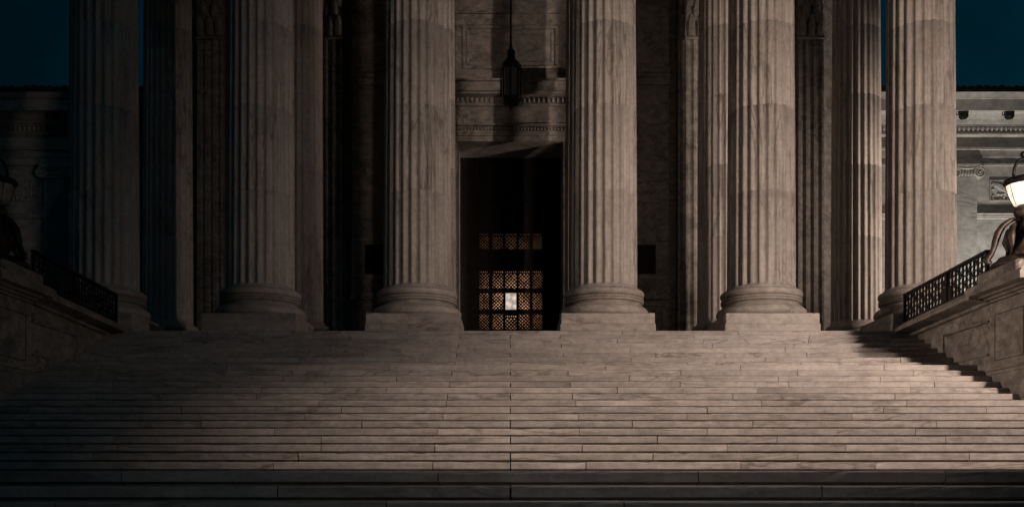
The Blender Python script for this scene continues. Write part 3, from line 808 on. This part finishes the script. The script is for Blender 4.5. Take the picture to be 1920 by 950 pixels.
    rp('top_rail', prism_y(nb(), [(xr - .045, zt - .03 + rz(ya)), (xr - .045, zt + .02 + rz(ya)), (xr + .045, zt + .02 + rz(ya)), (xr + .045, zt - .03 + rz(ya))], ya, yb, rz(ya)))
    rp('bottom_rail', prism_y(nb(), [(xr - .025, zb + rz(ya)), (xr - .025, zb + .05 + rz(ya)), (xr + .025, zb + .05 + rz(ya)), (xr + .025, zb + rz(ya))], ya, yb, rz(ya)))
    for y in (yb - .02, (ya + yb) / 2 - .25, ya + .02):
        rp('post', box(nb(), xr - .03, xr + .03, y - .03, y + .03, zb - .02 + rz(y), zt + rz(y) - .03))
    bm = nb(); y = yb - .07; i = 0
    while y > ya + .05:
        o = rz(y)
        box(bm, xr - .006, xr + .006, y - .012, y + .012, zb + .05 + o, zt - .03 + o)
        for k_ in range(5):
            zc = zb + .112 + k_ * .118 + o
            ring(bm, (xr, y - .085, zc), .060, .011, 'x', 8, 4)
            box(bm, xr - .006, xr + .006, y - .16, y - .012, zc + .054, zc + .066)
            if (i * 3 + k_ * 2) % 7 < 2: ball(bm, (xr, y - .085, zc), .04, .4, 1, 1, 6, 4)
        y -= .170; i += 1
    bm2 = bm; yc = (ya + yb) / 2 - .25
    box(bm2, xr - .014, xr + .014, yc - .24, yc + .24, zb + .06 + rz(yc), zb + .36 + rz(yc))
    rp('scrollwork', bm)

    # bronze lamp on the pedestal
    lp = empty('bronze_lamp_standard', (s * 10.21, 19.65, 4.062))
    tag(lp, 'bronze lamp with glowing bowl on scrolled legs above the right pedestal' if lit else 'unlit bronze lamp on scrolled legs above the dark left pedestal', 'lamp')
    z = lambda v: v - 4.062
    obj('foot', lathe(nb(), [(.60, 0), (.62, .04), (.58, .1), (.50, .14), (.46, .2)], 28), 'bronze', lp, True)
    obj('body', lathe(nb(), [(.20, .2), (.17, .24), (.21, .32), (.29, .46), (.31, .58), (.26, .72), (.17, .84), (.13, .92), (.15, .97), (.11, 1.0)], 28), 'bronze', lp, True)
    for i in range(4):
        a = R(45 + 90 * i + 28); c, sn = math.cos(a), math.sin(a)
        path = [(.14, .98), (.24, .95), (.36, .86), (.45, .72), (.50, .56), (.53, .42), (.58, .30), (.64, .22), (.66, .15), (.61, .12), (.57, .16)]
        obj('scroll_leg', tube(nb(), [(r_ * c, r_ * sn, zz) for r_, zz in path], [.035, .05, .062, .075, .07, .058, .06, .07, .06, .045, .03], 10), 'bronze', lp, True)
        bm = nb()
        a2 = a + R(45); c2, s2 = math.cos(a2), math.sin(a2)
        tube(bm, [(.13 * c2, .13 * s2, .9), (.30 * c2, .30 * s2, .78), (.36 * c2, .36 * s2, .56), (.30 * c2, .30 * s2, .38), (.38 * c2, .38 * s2, .2)], [.03, .07, .09, .06, .03], 8)
        obj('acanthus_leaf', bm, 'bronze', lp, True)
    obj('ball', ball(nb(), (0, 0, z(5.17)), .175, 1, 1, .9, 24, 14), 'bronze', lp, True)
    gl = obj('lamp_bowl', lathe(nb(), [(.10, z(5.31)), (.17, z(5.315)), (.21, z(5.40)), (.265, z(5.55)), (.31, z(5.71)), (.30, z(5.735))], 32), 'lamp_glass' if lit else 'unlit_glass', lp, True)
    bm = nb(); lathe(bm, [(.315, z(5.70)), (.345, z(5.715)), (.37, z(5.76)), (.35, z(5.81)), (.22, z(5.86)), (.06, z(5.88))], 32); obj('rim', bm, 'iron', lp, True)
    for i in range(6):
        a = 2 * PI * i / 6 + .3; c, sn = math.cos(a), math.sin(a)
        obj('cage_bar', tube(nb(), [(.17 * c, .17 * sn, z(5.30)), (.225 * c, .225 * sn, z(5.40)), (.28 * c, .28 * sn, z(5.55)), (.328 * c, .328 * sn, z(5.71))], .006, 5), 'iron', lp)
    P = [(.19 * math.cos(PI * q / 14), 0, z(5.86) + .36 * max(0.0, math.sin(PI * q / 14)) ** .8) for q in range(15)]
    obj('hoop', tube(nb(), P, .03, 8), 'iron', lp, True)
    obj('finial', ball(nb(), (0, 0, z(6.31)), .055, 1, 1, 1.2, 12, 8), 'iron', lp, True)
cheek(1, True, 'right')
cheek(-1, False, 'left')
